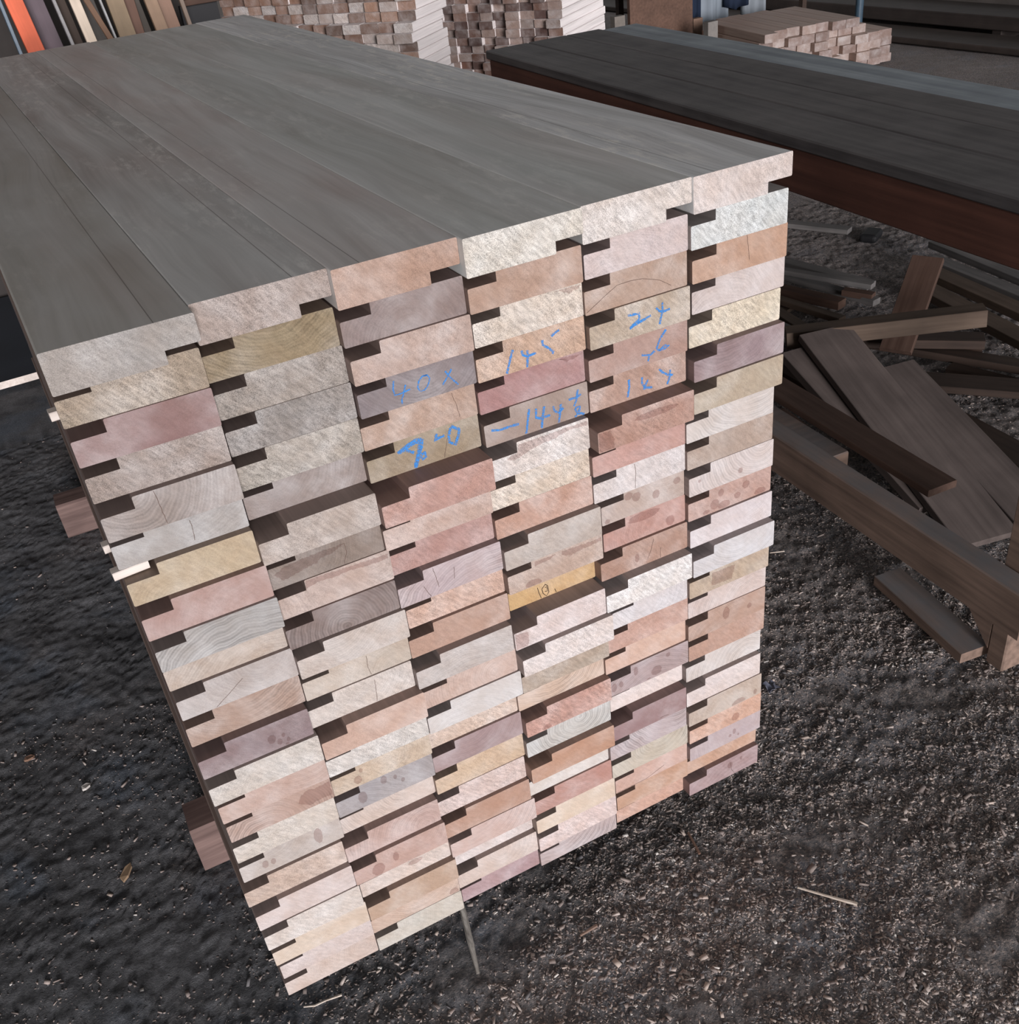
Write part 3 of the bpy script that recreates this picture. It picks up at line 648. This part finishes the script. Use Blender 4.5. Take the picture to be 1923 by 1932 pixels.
stick('bark_stick', [(0.318, 0.13, gz(.318, .13) + 0.05), (0.306, 0.06, gz(.306, .06) + 0.034), (0.294, 0.015, gz(.294, .015) + 0.016), (0.281, -0.035, gz(.281, -.035) + 0.004)], 0.0075, 0.0035, M_GREYSTICK,
      'grey split stick slanting out from under the stack front', 'stick')
stick('wood_splinter', on_ground([(0.808, -0.192), (0.836, -0.228), (0.867, -0.268)], 0.004), 0.0018, 0.0042, M_STRAW, 'long pale splinter on the sawdust at lower right', 'splinter')
stick('dry_twig', on_ground([(0.018, 0.068), (0.034, 0.060), (0.052, 0.060), (0.078, 0.053)], 0.003), 0.0016, 0.0026, M_STRAW, 'thin curved pale twig by the stack bottom left corner', 'twig')
stick('wood_sliver', on_ground([(1.400, 0.560), (1.428, 0.540)], 0.004), 0.0018, 0.0020, M_STRAW, 'short pale sliver on the dirt right of the stack', 'splinter')
stick('brown_twig', on_ground([(0.727, 0.000), (0.716, -0.047)], 0.004), 0.0020, 0.0026, wood('brown_twig_wood', (96, 72, 62), (130, 104, 90)), 'short brown twig on dirt below the stack right half', 'twig')
stick('brown_splinter', on_ground([(0.455, -0.068), (0.487, -0.070)], 0.004), 0.0025, 0.0035, wood('brown_splinter_wood', (110, 88, 78), (146, 122, 108)), 'flat brown splinter on dirt right of the grey stick', 'splinter')
def flake(name, x, y, l, wd, a, c, lab, cat, h=0.004):
    ca, sa = math.cos(a), math.sin(a)
    z = gz(x, y)
    pr = [(-l / 2, -wd * .2), (-l * .2, -wd / 2), (l * .3, -wd * .4), (l / 2, 0), (l * .25, wd * .45), (-l * .3, wd * .5)]
    v = [(x + p * ca - q * sa, y + p * sa + q * ca, z + 0.002) for p, q in pr] + [(x + p * ca - q * sa, y + p * sa + q * ca, z + 0.002 + h + .25 * abs(q)) for p, q in pr]
    n = len(pr)
    f = [tuple(range(n - 1, -1, -1)), tuple(range(n, 2 * n))] + [(i, (i + 1) % n, (i + 1) % n + n, i + n) for i in range(n)]
    return tag(obj(name, v, f, plain(name + '_wood', c)), lab, cat)
flake('pale_chip', -0.207, 0.768, 0.020, 0.013, 0.4, (196, 190, 184), 'lone white chip on the dark earth left of the stack', 'chip')
flake('curled_shaving', -0.178, 0.500, 0.042, 0.014, 1.0, (164, 138, 112), 'tan leaf-like shaving on dark earth left of the stack', 'shaving')
flake('tan_crumb', -0.300, 0.93, 0.022, 0.012, 0.1, (128, 100, 84), 'brown crumb of wood at far left on dark earth', 'chip')
# crumpled scrap of grey film by the stack's right foot
v, f = [], []
for i in range(5):
    for j in range(4):
        v.append((1.078 + i * 0.006 + random.uniform(-.002, .002), 0.188 + j * 0.009 + random.uniform(-.003, .003), gz(1.09, .2) + 0.004 + random.uniform(0, .012)))
for i in range(4):
    for j in range(3): f.append((i * 4 + j, i * 4 + j + 4, i * 4 + j + 5, i * 4 + j + 1))
o = obj('film_scrap', v, f, plain('grey_film', (112, 114, 128), 0.4, 0.5))
so = o.modifiers.new('solid', 'SOLIDIFY'); so.thickness = 0.0008
tag(o, 'crumpled scrap of blue grey film on dirt right of the stack', 'scrap')

# dark sheet lying behind the stack on the left
M_FILM = plain('dark_film_face', (56, 62, 70), 0.5, 0.4, 0.12, 6)
o = boxes('plywood_sheet', [(-1.55, 0.02, 2.99, 4.0, -0.093, -0.066)], [M_FILM, M_PALE])
o.data.polygons[2].material_index = 1
tag(o, 'dark faced sheet with a pale front edge on the floor left of the stack', 'sheet')

# ---------------------------------------------------------------- workbench (local y runs along its near edge)
M_BTOP = wood('grimy_bench_top', (70, 67, 68), (102, 98, 97), 0.6, (40, 1.6, 40), 0.12, 0.22, (150, 147, 144))
M_BTOP2 = wood('dusty_sheen_plank', (122, 130, 136), (158, 165, 170), 0.6, (30, 1.2, 30), 0.2)  # dust, with bluish sky sheen put into the colour
M_APRON = wood('dark_red_apron', (76, 50, 43), (102, 68, 57), 0.6, (30, 1.5, 60), 0.35)
M_LEG = wood('worn_bench_frame', (108, 90, 80), (148, 124, 110), 0.7, (50, 3, 50), 0.3, 0.85, (112, 113, 116))
ang = math.atan2(-0.159, 2.177)   # how far the bench is turned from the stack
bench = empty('workbench', (1.478, -0.02, -0.10), -math.atan2(0.159, 2.177))
tag(bench, 'long dark workbench with a reddish apron behind the stack, scrap wood under it', 'workbench')
Zt, Y0b, Y1b = 0.93, -0.06, 2.31
def bpart(name, bx, m, ch=True):
    x0, x1, y0, y1, z0, z1 = bx
    vv, ff, fm = chamfer_prism(x1 - x0, z1 - z0, y1 - y0, min(0.003, (z1 - z0) / 4))
    o = obj(name, vv, ff, m, bench)
    o.location = ((x0 + x1) / 2, y0, z1)
    return o
xs_ = [0.0, 0.155, 0.30, 0.43, 0.575]
for i in range(4):
    p = bpart('top_plank', (xs_[i] + 0.001, xs_[i + 1] - 0.001, Y0b + [0.0, 0.01, -0.01, 0.0][i], Y1b - [0.0, 0.004, 0.0, 0.006][i], Zt - 0.026, Zt + [0, 0.0008, 0, -0.004][i]), M_BTOP2 if i == 3 else M_BTOP)
    if i == 3: p['label'] = 'dusty plank with painted blue grey sheen along the far edge'
bpart('apron', (0.004, 0.034, Y0b + 0.03, Y1b - 0.02, Zt - 0.118, Zt - 0.027), M_APRON)
bpart('back_apron', (0.541, 0.571, Y0b + 0.03, Y1b - 0.02, Zt - 0.118, Zt - 0.027), M_APRON)
for (x, y) in ((0.006, -0.016), (0.51, -0.016), (0.036, 2.16), (0.51, 2.16)):
    o = boxes('leg', [(x, x + 0.056, y, y + 0.042, 0, Zt - 0.12 if x > .1 else Zt - 0.027)], M_LEG, bench)
    bv = o.modifiers.new('b', 'BEVEL'); bv.width = 0.003
bpart('bottom_rail', (-0.048, 0.004, -0.075, 2.22, 0.150, 0.252), M_LEG)
o = bpart('cross_rail', (-0.22, 0.22, 0, 0.045, 0.165, 0.246), M_LEG)
o.rotation_euler = (0, 0, math.radians(-90)); o.location = (0.005, 0.74, 0.246)
# triangular brace at the foot of the near leg
gv = [(0.006, 0.0265, 0.15), (0.006, 0.135, 0.15), (0.006, 0.0265, 0.035), (0.024, 0.0265, 0.15), (0.024, 0.135, 0.15), (0.024, 0.0265, 0.035)]
obj('gusset', gv, [(0, 1, 2), (3, 5, 4), (0, 3, 4, 1), (1, 4, 5, 2), (2, 5, 3, 0)], M_LEG, bench)

# ---------------------------------------------------------------- scrap wood under the bench
def wmat(a, b, dust=0.0): return wood('offcut_%d_%d' % (a[0], b[0]), a, b, 0.75, (50, 2.5, 50), 0.25, dust)
M_OFA = wmat((80, 71, 68), (98, 88, 84)); M_OFB = wmat((68, 50, 42), (88, 69, 60)); M_OFC = wmat((72, 59, 50), (92, 78, 67))  # offcut colours lowered to stand in for the shade under the bench
M_OFD = wmat((48, 38, 33), (66, 53, 46)); M_OFE = wmat((88, 86, 85), (114, 110, 108))
SCRAP = [
 ('offcut_board', (1.965, 1.00, .165), (1.800, .262, -.070), .155, .022, M_OFA, 'widest taupe offcut board leaning down under the bench', 'leaning offcuts'),
 ('offcut_board', (1.868, 1.010, .130), (1.790, .42, -.050), .085, .026, M_OFA, 'narrow taupe offcut with a chamfered end left of the widest one', 'leaning offcuts'),
 ('offcut_board', (2.068, .830, .085), (1.960, .255, -.075), .125, .022, M_OFA, 'taupe offcut board right of and behind the widest leaning one', 'leaning offcuts'),
 ('ribbed_slat', (1.640, .86, .170), (1.591, .249, .1655), .078, .018, M_OFB, 'brown ribbed slat lying along above the bench bottom rail', None),
 ('beam_offcut', (1.900, 1.085, .155), (2.335, .775, .195), .055, .050, M_OFC, 'thick tan beam offcut lying across the scrap heap', None),
 ('tilted_board', (2.290, 1.030, -.01), (2.528, 1.151, .190), .095, .020, M_OFB, 'short brown board tilted upright at the back of the heap', None),
 ('heap_strip', (2.615, 1.960, -.040), (2.684, 1.512, -.040), .050, .022, M_OFE, 'grey strip, farthest of three beside the stack edge', 'strips on the heap'),
 ('heap_strip', (2.530, 1.860, -.044), (2.597, 1.401, -.044), .040, .022, M_OFE, 'grey strip, middle of three beside the stack edge', 'strips on the heap'),
 ('heap_strip', (2.440, 1.760, -.048), (2.515, 1.479, -.048), .050, .030, M_OFB, 'brown strip, nearest of three beside the stack edge', 'strips on the heap'),
 ('heap_board', (3.130, 1.640, -.030), (3.040, 1.080, -.030), .050, .025, M_OFE, 'pale grey board at the right back of the heap, topmost', 'boards at the back of the heap'),
 ('heap_board', (3.030, 1.560, -.045), (2.965, 1.040, -.045), .060, .025, M_OFE, 'grey board at the right back of the heap, second down', 'boards at the back of the heap'),
 ('heap_board', (2.935, 1.530, -.040), (2.845, .960, -.040), .070, .028, M_OFC, 'tan board at the right back of the heap, third down', 'boards at the back of the heap'),
 ('heap_board', (2.822, 1.440, -.048), (2.690, .830, -.048), .075, .028, M_OFC, 'tan board at the right back of the heap, lowest', 'boards at the back of the heap'),
 ('dark_plank', (2.340, 1.250, -.050), (2.560, .760, -.048), .060, .024, M_OFD, 'dark brown plank low in the shadow right of the heap', 'dark planks in the heap'),
 ('dark_plank', (2.420, .930, -.066), (2.520, .600, -.070), .050, .022, M_OFD, 'dark brown plank nearest the bench leg at right', 'dark planks in the heap'),
 ('heap_batten', (2.345, 1.700, -.062), (2.280, 1.360, -.062), .045, .024, M_OFC, 'slim tan batten low behind the leaning offcuts', None),
 ('heap_lath', (2.250, 1.640, -.055), (2.230, 1.270, -.050), .030, .016, M_OFE, 'thin grey lath beside the stack edge in the heap', None),
 ('far_plank', (2.98, 2.330, -.075), (3.110, 2.050, -.075), .050, .020, M_OFE, 'lone grey plank on the dirt far under the bench', None),
 ('block_offcut', (2.535, .985, -.035), (2.580, .955, -.035), .045, .060, M_OFB, 'small square wood block at the dark end of the heap', None),
 ('floor_plank', (1.515, .300, -.062), (1.470, .020, -.070), .070, .026, M_LEG, 'dusty thick plank on the ground under the bench rail', None),
 ('inner_offcut', (1.690, .900, .040), (1.640, .640, .040), .090, .030, M_OFB, 'pinkish brown offcut behind the bench rail beside the stack', None),
 ('dark_plank', (2.160, 1.330, -.020), (2.560, .930, -.015), .070, .028, M_OFD, 'dark brown plank crossing just below the thick tan beam', 'dark planks in the heap'),
 ('dark_plank', (2.260, .900, -.045), (2.560, .520, -.045), .090, .022, M_OFD, 'dark plank fanning out to the right bottom of the heap', 'dark planks in the heap'),
 ('heap_strip', (2.480, 1.840, -.010), (2.630, 1.455, -.012), .034, .018, M_OFE, 'pale strip lying on top across the three grey strips', 'strips on the heap'),
 ('heap_strip', (2.380, 1.700, -.052), (2.420, 1.380, -.052), .036, .020, M_OFC, 'tan strip closest to the leaning offcuts beside the stack', 'strips on the heap'),
 ('heap_chunk', (2.560, 1.520, -.030), (2.600, 1.420, -.030), .035, .022, M_OFB, 'little brown chunk between the strips and the tilted board', None),
 ('heap_lath', (2.300, 1.860, -.080), (2.390, 1.600, -.080), .050, .014, M_OFC, 'flat tan lath lying under the three strips', None),
 ('heap_lath', (2.210, 1.780, -.040), (2.140, 1.330, -.020), .050, .018, M_OFE, 'grey lath reaching the top of the leaning offcuts', None),
 ('wide_board', (2.17, 1.30, -.078), (2.09, .42, -.082), .26, .016, M_OFD, 'wide dark board lying flat under the leaning offcuts', None),
]
for nm, A, B, wd, t, m, lab, grp in SCRAP:
    tag(plank(nm, A, B, wd, t, [m, m], c=0.0015), lab, 'offcut', grp)
v, f = box_vf(-.055, .055, -.035, .035, 0, .035)
o = obj('dark_lump', v, f, plain('black_rubber', (30, 30, 32), 0.6)); o.location = (3.16, 1.98, gz(3.16, 1.98)); o.rotation_euler = (0, 0, .5)
bv = o.modifiers.new('b', 'BEVEL'); bv.width = 0.014; bv.segments = 3
tag(o, 'black rounded lump on the dirt beneath the bench apron', 'lump')

# ---------------------------------------------------------------- timber stacks in the background
M_BILLET = long_grain('pale_billet_side', tint=(0.86, 0.80, 0.785), amount=0.96, rough=0.7)
M_BEND = end_grain('rough_billet_end')
def billet_mesh(w_, t_, L_):
    vv, ff, fm = chamfer_prism(w_, t_, L_, 0.003)
    me = bpy.data.meshes.new('billet')
    me.from_pydata(vv, [], ff); me.materials.append(M_BEND); me.materials.append(M_BILLET)
    me.polygons.foreach_set('material_index', fm); me.update()
    return me
def nth(i): return ORD[i] if i < 12 else ['thirteenth', 'fourteenth', 'fifteenth', 'sixteenth', 'seventeenth'][i - 12]
BROWN = [(132, 104, 89), (116, 92, 80), (146, 118, 102), (172, 163, 158), (158, 146, 140), (104, 85, 76), (178, 170, 166)]
def billets(nm, corner, ua, va, w_, t_, L_, nc, z0, z1, jit, grp, where, skip=lambda r, c: False, shift=lambda z: 0.0, pal=BROWN, me=None, cat='timber', dim=1.0):
    me = me or billet_mesh(w_ - 0.002, t_ - 0.0015, L_)
    u = Vector((math.cos(ua), math.sin(ua), 0)); vv = Vector((math.cos(va), math.sin(va), 0))
    rows = int(round((z1 - z0) / t_))
    for r in range(rows):
        z = z1 - r * t_
        for c in range(nc):
            if skip(r, c): continue
            o = bpy.data.objects.new(nm, me)
            COL.objects.link(o)
            p = Vector(corner) + vv * (w_ / abs(math.sin(va - ua)) * (c + 0.5)) + u * (random.uniform(-jit, jit) + shift(z))
            o.location = (p.x, p.y, z)
            o.rotation_euler = (0, 0, ua - math.pi / 2)
            q = random.choice(pal); fz_ = random.uniform(.85, 1.12)
            o.color = (*[x * fz_ * dim for x in lin(q)], 1)
            o['ring'] = 0.2; o['fuzz'] = 1.0 if q[0] > 170 else 0.5
            tag(o, f'{"pale rough" if q[0] > 170 else "brown"} sawn timber end, {nth(r)} row down, {nth(c)} from the right, {where}', cat, grp)
R_ = math.radians
def trestle(x, y, a, wx, wy, z, lab):
    e = empty('timber_trestle', (x, y, GZ), a)
    tag(e, lab, 'trestle')
    boxes('deck', [(-wx / 2, wx / 2, -wy / 2, wy / 2, z - .05, z)], M_OFD, e)
    for sx in (-1, 1):
        for sy in (-1, 1):
            boxes('leg', [(sx * (wx / 2 - .05) - .035, sx * (wx / 2 - .05) + .035, sy * (wy / 2 - .05) - .035, sy * (wy / 2 - .05) + .035, -0.02, z - .05)], M_OFD, e)
# left stack: short billets with pale sides
uA, vA = R_(42), R_(120)
cA = Vector((1.983, 3.599, 0))
billets('timber_billet', cA, uA, vA, .088, .0410, .36, 13, 0.775, 0.980, .020, 'billets in the left background stack', 'upper left background stack')
billets('timber_billet', cA, uA, vA, .092, .0410, .36, 12, 0.447, 0.775, .022, 'billets in the left background stack', 'lower left background stack', shift=lambda z: -0.055 + (0.775 - z) * .18)
pa = cA + Vector((math.cos(vA), math.sin(vA), 0)) * .58 + Vector((math.cos(uA), math.sin(uA), 0)) * .17
trestle(pa.x, pa.y, vA, 1.22, .34, 0.547, 'dark low trestle carrying the left background timber stack')
# right stack: longer billets, darker ends
uB, vB = R_(37), R_(118)
cB = Vector((2.807, 3.737, 0))
DARK = [(104, 78, 68), (88, 68, 62), (120, 96, 86), (132, 118, 112), (80, 62, 58), (140, 122, 114)]
billets('timber_batten', cB, uB, vB, .078, .0390, .62, 11, 0.330, 0.876, .03, 'battens in the right background stack', 'right background stack', pal=DARK)
pb = cB + Vector((math.cos(vB), math.sin(vB), 0)) * .42 + Vector((math.cos(uB), math.sin(uB), 0)) * .32
trestle(pb.x, pb.y, vB, .86, .5, 0.427, 'dark low trestle carrying the right background timber stack')
# low stack of square-edged boards beyond the bench
uC = R_(80)
cC = Vector((4.66, 4.43, 0))
LIGHT = [(140, 124, 117), (150, 134, 127), (130, 112, 105), (156, 142, 136), (124, 107, 101)]
meC = billet_mesh(.098, .0515, .75)
M_CSIDE = long_grain('low_stack_side', tint=(0.62, 0.46, 0.38), amount=0.6)
meC.materials[1] = M_CSIDE
def C_layer(z_top, n, off, r0):
    me = meC
    v_ = Vector((math.sin(uC), -math.cos(uC), 0)); u_ = Vector((math.cos(uC), math.sin(uC), 0))
    for c in range(n):
        o = bpy.data.objects.new('stacked_board', me); COL.objects.link(o)
        p = cC + v_ * (.1 * (c + .5) + off) + u_ * random.uniform(-.055, .045)
        o.location = (p.x, p.y, z_top); o.rotation_euler = (0, 0, uC - math.pi / 2)
        q = random.choice(LIGHT); fz_ = random.uniform(.88, 1.1)
        o.color = (*[x * fz_ for x in lin(q)], 1); o['ring'] = .2; o['fuzz'] = .3
        tag(o, f'pinkish board in the low stack beyond the bench, {nth(r0)} layer down, {nth(c)} from left', 'board', 'boards in the low background stack')
for i, (n, off) in enumerate([(7, 0.0), (8, -.01), (10, -.03), (10, 0.0), (10, -.02), (10, .01)]):
    C_layer(0.22 - .0525 * i, n, off, i)
for k_ in range(2):
    tag(plank('floor_batten', (cC.x - .1 + .05, cC.y + .2 + k_ * .35, -0.095), (cC.x + 1.05, cC.y + .02 + k_ * .35, -0.095), .05, .02, [M_OFD, M_OFD]),
        'batten under the low background stack, ' + ('nearer' if k_ == 0 else 'farther') + ' one', 'batten', 'battens under the low stack')

# ---------------------------------------------------------------- planks leaning behind the stack on the left
LEAN = [
 ('steel_tube', 'blue grey steel tube leaning at far left', .338, .346, .012, .03, (92, 108, 122), .00),
 ('painted_plank', 'bright orange painted plank standing at far left', .362, .415, .059, .03, (205, 100, 70), -.03),
 ('grey_panel', 'wide dark purple grey panel beside the orange plank', .426, .4905, .076, .018, (94, 82, 88), .03),
 ('metal_strip', 'thin grey metal strip leaning right of the dark panel', .511, .530, .012, .02, (128, 126, 126), -.02),
 ('dark_board', 'dark brown board leaning between grey strip and white plank', .538, .556, .04, .02, (56, 44, 36), .02),
 ('white_plank', 'cream white plank leaning among the dark boards', .580, .5945, .036, .022, (206, 190, 172), -.03),
 ('brown_batten', 'slim brown batten crossing a grey panel', .6085, .657, .020, .016, (110, 84, 66), -.035),
 ('grey_door', 'grey panel behind the slim brown batten', .631, .6485, .070, .02, (92, 88, 84), .05),
 ('steel_strip', 'thin pale steel strip beside the grey panel', .6655, .6875, .008, .02, (150, 150, 150), -.02),
 ('tan_board', 'tan board with wavy edge, left of the reddish brown one', .7275, .736, .062, .022, (134, 116, 94), .00),
 ('reddish_board', 'reddish brown board leaning between tan and dark ones', .788, .790, .040, .02, (104, 78, 66), .03),
 ('dark_grey_board', 'narrow dark grey board leaning beside the reddish one', .8065, .8265, .036, .02, (70, 64, 58), .045),
 ('buff_board', 'buff board, widest leaning at right of the row', .843, .8635, .046, .022, (142, 118, 98), -.02),
 ('rosy_board', 'rosy tan board right of the buff one', .899, .9115, .062, .022, (140, 112, 96), .01),
 ('slim_board', 'slim brown board near the right end of the leaning row', .936, .9445, .026, .022, (112, 92, 80), .05),
 ('edge_batten', 'grey tan batten at the right end of the leaning row', .962, .9725, .015, .02, (134, 118, 106), -.01),
]
for nm, lab, xt, xb, wd, th, c, dy in LEAN:
    # xt is the centre at z 1.08, xb at z 0.936; run the plank from the floor to well above
    sl = max(-0.06, min(0.10, (xb - xt) / 0.144))
    if nm == 'brown_batten': sl = .30
    xm, zm = (xt + xb) / 2, 1.008
    def at(z): return Vector((xm - (z - zm) * sl, 3.25 + dy * 2.0 - (.06 if nm == 'brown_batten' else 0) + (z + .1) * 0.2, z))
    zt = 2.3 + random.uniform(-.3, .3) if nm != 'brown_batten' else 1.25
    A, B = at(-0.105), at(zt)
    d = (B - A).normalized()
    vv, ff, fm = chamfer_prism(wd, th, (B - A).length, 0.0015)
    m = wood(nm + '_face', tuple(x * .92 for x in c), tuple(min(255, x * 1.06) for x in c), 0.65, (40, 2, 40)) if 'steel' not in nm and 'metal' not in nm else plain(nm + '_face', c, 0.45, 0.5)
    o = obj(nm, vv, ff, [m], None)
    x = Vector((1, 0, 0)); x = (x - d * x.dot(d)).normalized(); z = x.cross(d)
    o.matrix_world = Matrix.Translation(A) @ Matrix((x, d, z)).transposed().to_4x4()
    tag(o, lab, 'plank', 'planks leaning behind the stack')
tag(boxes('black_panel', [(0.985, 1.135, 3.60, 3.63, -0.105, 0.985)], plain('black_board', (40, 40, 42), 0.6, 0.3, 0.1, 8)), 'black panel between the leaning planks and the left timber stack', 'panel')
tag(plank('top_batten', (1.00, 3.60, 1.007), (1.16, 3.60, 1.007), .06, .022, [M_OFB, M_OFB]), 'brown batten lying along the top of the black panel', 'batten')

# ---------------------------------------------------------------- far right: dark timber on the floor, blue post, cloths
for i, (x, y0, y1, z, wd, t, c, lab) in enumerate([
    (6.35, 3.4, 9.0, -0.060, .35, .040, (62, 54, 50), 'long dark timber low on the floor at far right, nearest'),
    (6.75, 3.6, 9.4, 0.045, .40, .090, (56, 49, 46), 'long dark timber at far right, middle one'),
    (7.25, 3.9, 9.6, 0.130, .55, .140, (92, 86, 82), 'long grey topped timber at far right, hindmost')]):
    m = wood('far_timber_%d' % i, tuple(q * .9 for q in c), tuple(q * 1.15 for q in c), .7, (20, .8, 20), .3)
    tag(plank('long_timber', (x, y0, z), (x - .15, y1, z), wd, t, [m, m], c=.006), lab, 'timber', 'long timbers at far right')
    if z - t > GZ + .02:
        for yy in (y0 + .6, y1 - .8):
            tag(plank('timber_skid', (x - .2, yy, z - t - .001), (x + .2, yy, z - t - .001), .07, max(.02, z - t - GZ + .004), [m, m]),
                'dark skid under the ' + ['nearest', 'middle', 'hindmost'][i] + ' far timber, ' + ('right' if yy < 6 else 'left') + ' one', 'skid')
M_POST = plain('blue_steel', (52, 70, 84), .5, .4)
v, f = [], []
for i in range(16):
    a = i * math.tau / 16
    for z in (-.12, 1.6): v.append((6.06 + .028 * math.cos(a), 5.0 + .028 * math.sin(a), z))
f = [(2 * i, 2 * ((i + 1) % 16), 2 * ((i + 1) % 16) + 1, 2 * i + 1) for i in range(16)] + [tuple(2 * i + 1 for i in range(16))]
tag(obj('steel_post', v, f, M_POST, smooth=False), 'slim blue steel post behind the low stack', 'post')
def cloth(nm, x0, x1, y, z0, z1, c, lab, seed):
    n, m = 18, 10
    v, f = [], []
    for j in range(m + 1):
        for i in range(n + 1):
            t = i / n
            v.append((x0 + (x1 - x0) * t, y + .03 * math.sin(t * 9 + seed) * (1.1 - .5 * j / m) + .012 * math.sin(t * 23 + seed), z0 + (z1 - z0) * j / m + .015 * math.sin(t * 5 + seed) * (1 - j / m)))
    f = [(j * (n + 1) + i, j * (n + 1) + i + 1, (j + 1) * (n + 1) + i + 1, (j + 1) * (n + 1) + i) for j in range(m) for i in range(n)]
    o = obj(nm, v, f, plain(nm + '_fabric', c, .9, .1, .1, 6), None, None, True)
    s = o.modifiers.new('s', 'SOLIDIFY'); s.thickness = .006
    return tag(o, lab, 'cloth', 'cloths hanging at the back')
cloth('navy_cloth', 4.86, 5.04, 5.52, .18, .75, (34, 42, 58), 'navy cloth, left one hanging behind the low stack', 0)
cloth('pale_cloth', 5.03, 5.30, 5.56, .12, .75, (122, 130, 138), 'pale blue grey cloth between the two navy ones', 1)
cloth('navy_cloth', 5.27, 5.45, 5.52, .20, .75, (34, 42, 58), 'navy cloth, right one hanging behind the low stack', 2)
cloth('pale_cloth', 5.44, 5.66, 5.56, .12, .75, (126, 132, 138), 'pale grey cloth right of both navy ones', 3)
tag(plank('hanging_rail', (4.3, 5.56, .775), (6.1, 5.50, .775), .04, .03, [M_OFD, M_OFD]), 'dark rail carrying the hanging cloths', 'rail')
for x in (4.34, 6.0):
    tag(boxes('rail_post', [(x, x + .04, 5.52, 5.56, -.12, .745)], M_OFD), 'dark post under the ' + ('left' if x < 5 else 'right') + ' end of the cloth rail', 'post')
# rough brown bin and small pieces between the right stack and the low stack
tag(boxes('brown_board', [(4.28, 4.80, 5.30, 5.33, -.11, .62)], wood('brown_board_face', (78, 58, 48), (98, 74, 62))), 'upright brown board behind the right timber stack', 'board')
for i, (x, y, h, c, lab) in enumerate([(3.99, 5.05, .48, (104, 98, 92), 'grey upright post left of the brown board'), (4.62, 4.90, .36, (112, 108, 104), 'short pale upright post before the brown board'), (4.90, 5.42, .30, (122, 98, 84), 'short tan upright post left of the low stack')]):
    tag(boxes('upright_post', [(x, x + .08, y, y + .05, -.12, h - .1)], wood('upright_%d' % i, c, tuple(q * 1.1 for q in c))), lab, 'post', 'short uprights at the back')
